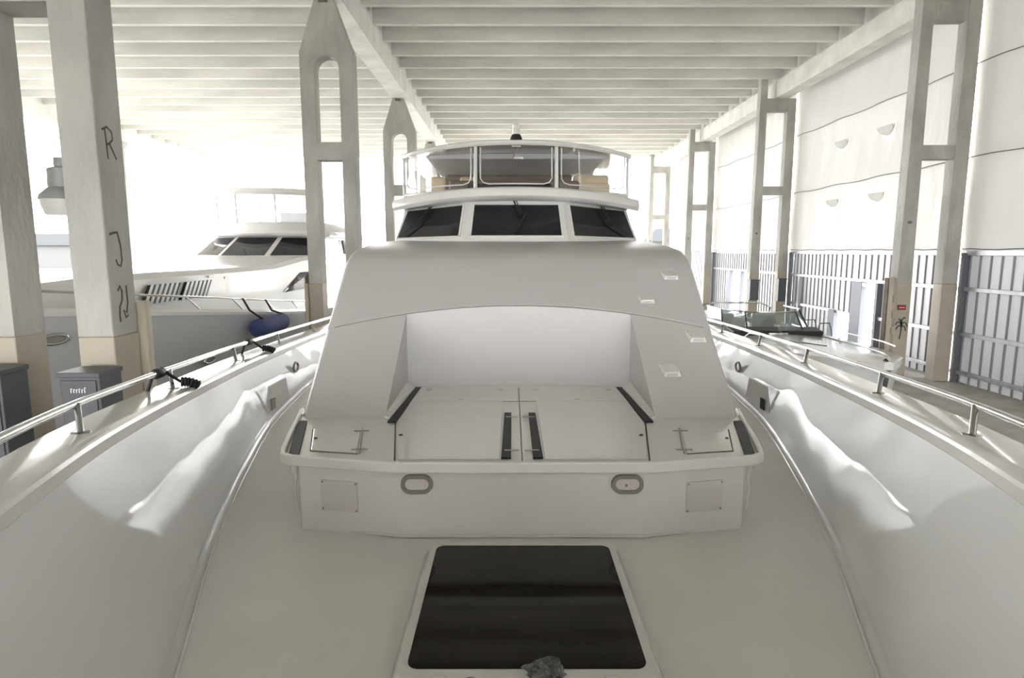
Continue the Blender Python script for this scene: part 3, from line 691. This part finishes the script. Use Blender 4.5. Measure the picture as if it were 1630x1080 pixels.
for k in range(9):
    h = k / 8; rad = .055 * math.sin(math.pi * (.12 + .80 * h)) ** .6 + .012; row = []
    for q in range(20):
        a = 2 * math.pi * q / 20; rr = rad * (1 + .30 * rs.uniform(-1, 1) + .15 * math.sin(3 * a + k))
        row.append((.065 + 1.0 * rr * math.cos(a), 2.215 + .55 * rr * math.sin(a), .068 + .075 * h + .012 * math.sin(2 * a)))
    secs.append(row)
tag(bag.loft(secs).build('plastic_bag', 'bag_plastic', smooth=30), 'crumpled dark grey plastic bag on the front edge of the deck hatch', 'bag')

# ------------------------------------------------------------------ the neighbouring yacht in the left berth
N = thing('moored_yacht', 'neighbouring white and grey motor yacht in the left berth', 'yacht', (-7.9, 14, WATER))
CX = -7.9
H2 = smooth_tab([(2.6, .03), (3.2, .62), (4, 1.08), (5.5, 1.72), (7.4, 2.30), (9.4, 2.62), (11, 2.74), (14, 2.80), (20, 2.80), (28, 2.7)])
S2 = smooth_tab([(2.6, 1.36), (5.5, 1.15), (7.4, .965), (9.4, .77), (11, .62), (14, .34), (17, .12), (28, .05)])
h2 = lambda y: interp(H2, y); s2 = lambda y: interp(S2, y)
ys2 = [2.6, 2.9, 3.2, 3.6, 4, 4.7, 5.5, 6.4, 7.4, 8.4, 9.4, 10.2, 11, 12.5, 14, 16, 18, 20, 24, 28]
for s in (-1, 1):
    MB().loft([[(CX + s * h2(y), y, s2(y)), (CX + s * h2(y) * .97, y + .1, s2(y) - .7), (CX + s * h2(y) * .86, y + .35, -1.0), (CX + s * h2(y) * .72, y + .6, WATER - .2)] for y in ys2], closed=False).build('hull_side', 'hull_blue_grey', N, smooth=60)
    MB().loft([[(CX + s * (h2(y) + .02), y, s2(y) - .03), (CX + s * (h2(y) + .03), y, s2(y) + .02), (CX + s * (h2(y) - .02), y, s2(y) + .07), (CX + s * max(.0, h2(y) - .14), y, s2(y) + .07), (CX + s * max(0, h2(y) - .14), y, s2(y) - .03)] for y in ys2]).build('toe_rail', 'white_paint', N, smooth=40)
    rl = MB().tube([(CX + s * (h2(y) - .08), y, s2(y) + .27) for y in [3.0 + .5 * k for k in range(33)]], .017, 8).build('hand_rail', 'stainless', N, smooth=60)
    for y in [4.2 + 1.5 * k for k in range(10)]:
        MB().tube([(CX + s * (h2(y) - .06), y + .25, s2(y + .25) + .06), (CX + s * (h2(y) - .08), y - .15, s2(y - .15) + .27)], .013, 6).build('stanchion', 'stainless', rl, smooth=60)
MB().loft([[(CX - h2(y) + .05, y, s2(y) + .02), (CX, y, s2(y) + .06), (CX + h2(y) - .05, y, s2(y) + .02)] for y in ys2], closed=False).build('side_deck', 'white_paint', N, smooth=60)
# trunk cabin of the neighbour
T2 = [(7.6, .9, .98), (8.6, 1.15, 1.22), (9.6, 1.42, 1.30), (11, 1.60, 1.33), (14, 1.72, 1.33), (16.2, 1.78, 1.35), (18.3, 1.80, 1.52), (19.6, 1.82, 1.56)]
MB().loft([[(CX - w, y, -.1), (CX - w, y, z - .10), (CX - w + .12, y, z), (CX, y, z + .05), (CX + w - .12, y, z), (CX + w, y, z - .10), (CX + w, y, -.1)] for y, w, z in T2]).build('trunk_cabin', 'white_paint', N, smooth=35)
for k in range(2):                                               # louvred vents in the trunk side
    y0 = 10.55 + k * 1.12; xx = CX + 1.585 + .05 * k
    V = MB().prism([(xx, y0, .80), (xx, y0 + 1.0, .80), (xx + .02, y0 + 1.22, 1.12), (xx + .02, y0 + .22, 1.12)], (.05, 0, 0)).build('louvre_vent', 'rubber', N)
    for j in range(6):
        a = y0 + .02 + j * .165
        MB().prism([(xx + .045, a, .79), (xx + .045, a + .085, .79), (xx + .065, a + .305, 1.13), (xx + .065, a + .22, 1.13)], (.010, 0, 0)).build('slat', 'white_paint', V)
    for dy, zz in ((2.2, 1.20), (2.9, 1.14)):
        if k == 0: MB().box((CX + 1.64, y0 + dy, zz - .03), (CX + 1.72, y0 + dy + .22, zz + .02)).build('scoop', 'white_paint', N, bevel=.01)
MB().prism([(CX + 1.79, 16.6, .62), (CX + 1.83, 18.6, .62), (CX + 1.83, 18.9, 1.1), (CX + 1.80, 18.0, 1.1)], (.02, 0, 0)).build('side_window', 'house_glass', N)
# house and windscreen
B2 = [(-.70, 18.35), (.70, 18.35), (1.90, 19.40), (1.92, 27), (-1.92, 27), (-1.90, 19.40)]
U2 = [(-.66, 19.85), (.66, 19.85), (1.76, 20.85), (1.80, 27), (-1.80, 27), (-1.76, 20.85)]
MB().loft([[(CX + x, y, 1.40) for x, y in B2], [(CX + x, y, 1.53) for x, y in B2], [(CX + x, y, 2.20) for x, y in U2]]).build('pilothouse', 'white_paint', N, bevel=.012)
def q2(i, j, s, t, off):
    A, B_ = Vector((CX + B2[i][0], B2[i][1], 1.53)), Vector((CX + B2[j][0], B2[j][1], 1.53)); Cc, D = Vector((CX + U2[i][0], U2[i][1], 2.20)), Vector((CX + U2[j][0], U2[j][1], 2.20))
    nn = (B_ - A).cross(Cc - A).normalized(); return A.lerp(B_, s).lerp(Cc.lerp(D, s), t) + nn * off
for i, j, a, b in ((5, 0, .04, .94), (0, 1, .05, .95), (1, 2, .06, .96)):
    c4 = [(a, .07), (b, .07), (b, .86), (a, .86)]
    MB().loft([[q2(i, j, s, t, -.02) for s, t in c4], [q2(i, j, s, t, .012) for s, t in c4]]).build('windscreen_pane', 'house_glass', N)
for y0 in (20.2, 22.4):
    MB().prism([(CX + 1.885, y0, 1.60), (CX + 1.885, y0 + 1.8, 1.60), (CX + 1.82, y0 + 1.9, 2.08), (CX + 1.82, y0 + .1, 2.08)], (.03, 0, 0)).build('side_window', 'house_glass', N)
def slab2(plan, yb, z, th): return MB().loft([[(CX + x, y + .05, z), (CX + x, y, z + th * .4), (CX + x, y + .06, z + th), (CX + x * .98, yb, z + th), (CX + x * .98, yb, z)] for x, y in plan])
slab2(arc(1.95, 19.35, 20.55), 27, 2.17, .16).build('brow', 'white_paint', N, smooth=45)
MB().loft([[(CX + x, y, 2.3) for x, y in arc(1.75, 19.8, 20.8)] + [(CX + 1.75, 25, 2.3), (CX - 1.75, 25, 2.3)], [(CX + x, y, 2.62) for x, y in arc(1.65, 20.2, 21.1)] + [(CX + 1.7, 25, 2.62), (CX - 1.7, 25, 2.62)]]).build('flybridge_coaming', 'white_paint', N, smooth=45)
slab2(arc(1.8, 19.3, 20.2), 24.5, 3.40, .20).build('hardtop', 'white_paint', N, smooth=45)
for x, y in ((-.6, 19.55), (.6, 19.55), (-1.65, 20.6), (1.65, 20.6), (-1.6, 24), (1.6, 24)):
    MB().tube([(CX + x, y + .05, 2.55), (CX + x, y, 3.45)], .03, 8).build('hardtop_post', 'white_paint', N, smooth=60)
MB().box((CX + .2, 21.0, 2.5), (CX + 1.2, 21.4, 2.95)).build('helm_seat', 'headliner', N, bevel=.05)
MB().lathe([(.22, 3.52), (.28, 3.58), (.27, 3.72), (.12, 3.80)], (CX + 1.0, 22.5, 0), seg=20).build('radar_dome', 'white_paint', N, smooth=50)
MB().tube([(CX + 1.55, 22.8, 3.5), (CX + 1.55, 22.9, 4.6)], .02, 6).build('antenna', 'dark_steel', N)
for yf_, lb in ((7.5, 1), (10.6, 0)):                             # hull fairleads
    c = Vector((CX + h2(yf_) * (.99 if lb else .97) + .03, yf_, s2(yf_) - (.31 if lb else .80))); t_ = Vector((h2(yf_ + .3) - h2(yf_ - .3), .6, 0)).normalized()
    ring = [c + t_ * (.17 * math.cos(q)) + Vector((0, 0, .055 * math.sin(q))) for q in [2 * math.pi * k / 24 for k in range(25)]]
    fl = MB().tube(ring, .022, 8).build('fairlead', 'stainless', N, smooth=60)
    MB().loft([[p + Vector((.004, 0, 0)) for p in ring[:-1]], [p + Vector((-.03, 0, 0)) for p in ring[:-1]]]).build('fairlead_opening', 'dull_metal', fl)
# mooring line from the neighbour's fairlead to the pillar
c = Vector((CX + h2(7.2) + .05, 7.2, s2(7.2) - .27))
ml = MB().tube([c, c.lerp(Vector((-4.5, 5.68, .25)), .5) + Vector((0, 0, -.04)), Vector((-4.5, 5.68, .25))], .014, 6)
ml.tube([c + Vector((0, .05, .02)), c.lerp(Vector((-4.45, 5.68, .33)), .5) + Vector((0, 0, -.03)), Vector((-4.45, 5.68, .33))], .014, 6)
tag(ml.build('mooring_line', 'rope_blue', smooth=60), 'dark blue doubled mooring line from the grey hull to the near pillar', 'rope')
# blue fender hung on the neighbour's rail
t = thing('boat_fender', 'blue cloth covered fender hanging level on the grey hull', 'fender', (-4.90, 12.5, .05))
MB().lathe([(.05, -.72), (.13, -.70), (.175, -.62), (.18, -.3), (.18, .3), (.175, .62), (.13, .70), (.05, .72)], (-4.90, 12.5, .24), (0, 1, 0), 20).build('body', 'blue_cloth', t, smooth=50)
for y in (11.95, 13.0):
    MB().tube([(CX + h2(y) - .06, y, s2(y) + .28), (CX + h2(y) + .05, y + .03, s2(y) + .05), (-4.84, y + .05, .40)], .022, 6).build('lanyard', 'rubber', t, smooth=60)

# ------------------------------------------------------------------ speedboat on the right
B = thing('speedboat', 'small white speedboat with a folded windscreen moored by the right dock', 'boat', (5.55, 12, WATER))
SX = 5.55; SY = 1.8; _t0 = set(bpy.data.objects)
HB = smooth_tab([(7.4, .04), (8.0, .55), (9.0, .88), (10.5, 1.06), (13, 1.12), (17, 1.08)]); hb = lambda y: interp(HB, y)
SB = smooth_tab([(7.4, .02), (10, -.08), (13, -.14), (17, -.16)]); sb = lambda y: interp(SB, y)
yb_ = [7.4, 7.7, 8.0, 8.5, 9, 9.7, 10.5, 11.5, 13, 15, 17]
MB().loft([[(SX - hb(y), y, sb(y)), (SX - hb(y) * .85, y + .15, sb(y) - .8), (SX - hb(y) * .2, y + .5, WATER - .2), (SX + hb(y) * .2, y + .5, WATER - .2), (SX + hb(y) * .85, y + .15, sb(y) - .8), (SX + hb(y), y, sb(y))] for y in yb_], closed=False).build('hull', 'white_paint', B, smooth=50)
for s in (-1, 1):
    MB().loft([[(SX + s * (hb(y) + .03), y, sb(y) - .08), (SX + s * (hb(y) + .03), y, sb(y) + .03), (SX + s * max(0, hb(y) - .18), y, sb(y) + .05), (SX + s * max(0, hb(y) - .18), y, sb(y) - .08)] for y in yb_]).build('gunwale', 'gelcoat', B, smooth=40)
    MB().tube([(SX + s * (hb(y) - .1), y, sb(y) + .20) for y in (8.2, 8.8, 9.5, 10.4)] + [(SX + s * (hb(10.7) - .1), 10.75, sb(10.7) + .04)], .013, 6).build('bow_rail', 'stainless', B, smooth=60)
MB().loft([[(SX - hb(y) + .05, y, sb(y) + .02), (SX, y, sb(y) + .09), (SX + hb(y) - .05, y, sb(y) + .02)] for y in (7.5, 8, 8.5, 9, 9.7, 10.5, 11.5)], closed=False).build('foredeck', 'gelcoat', B, smooth=50)
MB().box((SX - .95, 11.5, -.9), (SX + .95, 16.8, -.62)).build('cockpit_sole', 'trunk_paint', B)
MB().loft([[(SX - .95, 11.3, -.5), (SX + .95, 11.3, -.5), (SX + .95, 11.3, .03), (SX - .95, 11.3, .03)], [(SX - .95, 11.9, -.5), (SX + .95, 11.9, -.5), (SX + .95, 11.75, .08), (SX - .95, 11.75, .08)]]).build('dash', 'rubber', B, bevel=.03)
# curved windscreen with metal frame
ws = [(-1.0, 12.9), (-.95, 12.0), (-.6, 11.45), (0, 11.25), (.6, 11.45), (.95, 12.0), (1.0, 12.9)]
a = [Vector((SX + x, y, -.02)) for x, y in ws]; b = [Vector((SX + x * .92, y + .35, .40)) for x, y in ws]
MB().loft([[p, q, q + Vector((0, .006, 0)), p + Vector((0, .006, 0))] for p, q in zip(a, b)]).build('windscreen', 'clear_windscreen', B)
MB().tube(b, .017, 6).build('windscreen_frame', 'stainless', B, smooth=60); MB().tube(a, .02, 6).build('windscreen_frame', 'stainless', B, smooth=60)
for k in (1, 2, 4, 5): MB().tube([a[k], b[k]], .016, 6).build('windscreen_strut', 'rubber', B)
for x in (-.5, .5):
    st = MB().box((SX + x - .28, 12.9, -.62), (SX + x + .28, 13.4, -.25)).build('seat', 'white_paint', B, bevel=.06)
    MB().box((SX + x - .28, 13.35, -.3), (SX + x + .28, 13.5, .20)).build('seat_back', 'white_paint', st, bevel=.05)
MB().box((SX - .85, 15.4, -.62), (SX + .85, 16.3, -.1)).build('engine_cover', 'trunk_paint', B, bevel=.08)
MB().tube([(SX - 1.0, 14.4, -.1), (SX - .95, 14.1, .30), (SX - .6, 13.9, .42), (SX + .6, 13.9, .42), (SX + .95, 14.1, .30), (SX + 1.0, 14.4, -.1)], .022, 8).build('targa_bar', 'stainless', B, smooth=60)
for o in B.children: o.location.y += SY
# stainless hoops of a folded bimini on the dock behind
t = thing('folded_awning_frame', 'thin bent tube frame standing on the dock beyond the speedboat', 'frame', (8.0, 16.4, DOCK))
for k in range(3):
    y = 15.6 + .8 * k
    MB().tube([(7.6, y, DOCK), (7.62, y + .1, -.35), (7.75, y + .25, -.12), (8.05, y + .35, -.12), (8.2, y + .5, -.4), (8.25, y + .55, DOCK)], .016, 6).build('hoop', 'dark_steel', t, smooth=60)
MB().tube([(7.7, 15.6, -.35), (7.7, 18.0, -.35)], .014, 6).build('spreader', 'dark_steel', t)

# ------------------------------------------------------------------ far shore beyond the open end
struct(MB().box((-90, 95, WATER - .2), (90, 130, -1.0)).build('ground_far_shore', 'grass_far'))
struct(MB().box((-90, 94.5, WATER - .3), (90, 95.05, -.9)).build('wall_sea', 'dock_concrete'))
def house_far(lab, x, y, w, d, h, rh, wins):
    t = thing('waterfront_house', lab, 'house', (x, y + d / 2, -1.0))
    MB().box((x - w / 2, y, -1.0), (x + w / 2, y + d, -1 + h)).build('walls', 'far_house_paint', t)
    MB().prism([(x - w / 2 - .5, y - .5, -1 + h), (x + w / 2 + .5, y - .5, -1 + h), (x + w / 2 - 1.5, y - .5, -1 + h + rh), (x - w / 2 + 1.5, y - .5, -1 + h + rh)], (0, d + 1, 0)).build('roof', 'far_roof_paint', t)
    for wx in wins: 
        W = MB().box((x + wx - .8, y - .06, .4), (x + wx + .8, y - .01, 2.2)).build('window', 'white_paint', t)
        MB().box((x + wx - .7, y - .09, .5), (x + wx + .7, y - .061, 2.1)).build('pane', 'house_glass', W)
house_far('grey waterfront house seen past the right end of the shed', 25.5, 100, 9, 8, 4.2, 2.0, (-3.5, 0, 3.5))
house_far('low waterfront house across the water at far left', -72, 100, 12, 8, 3.6, 1.8, ())
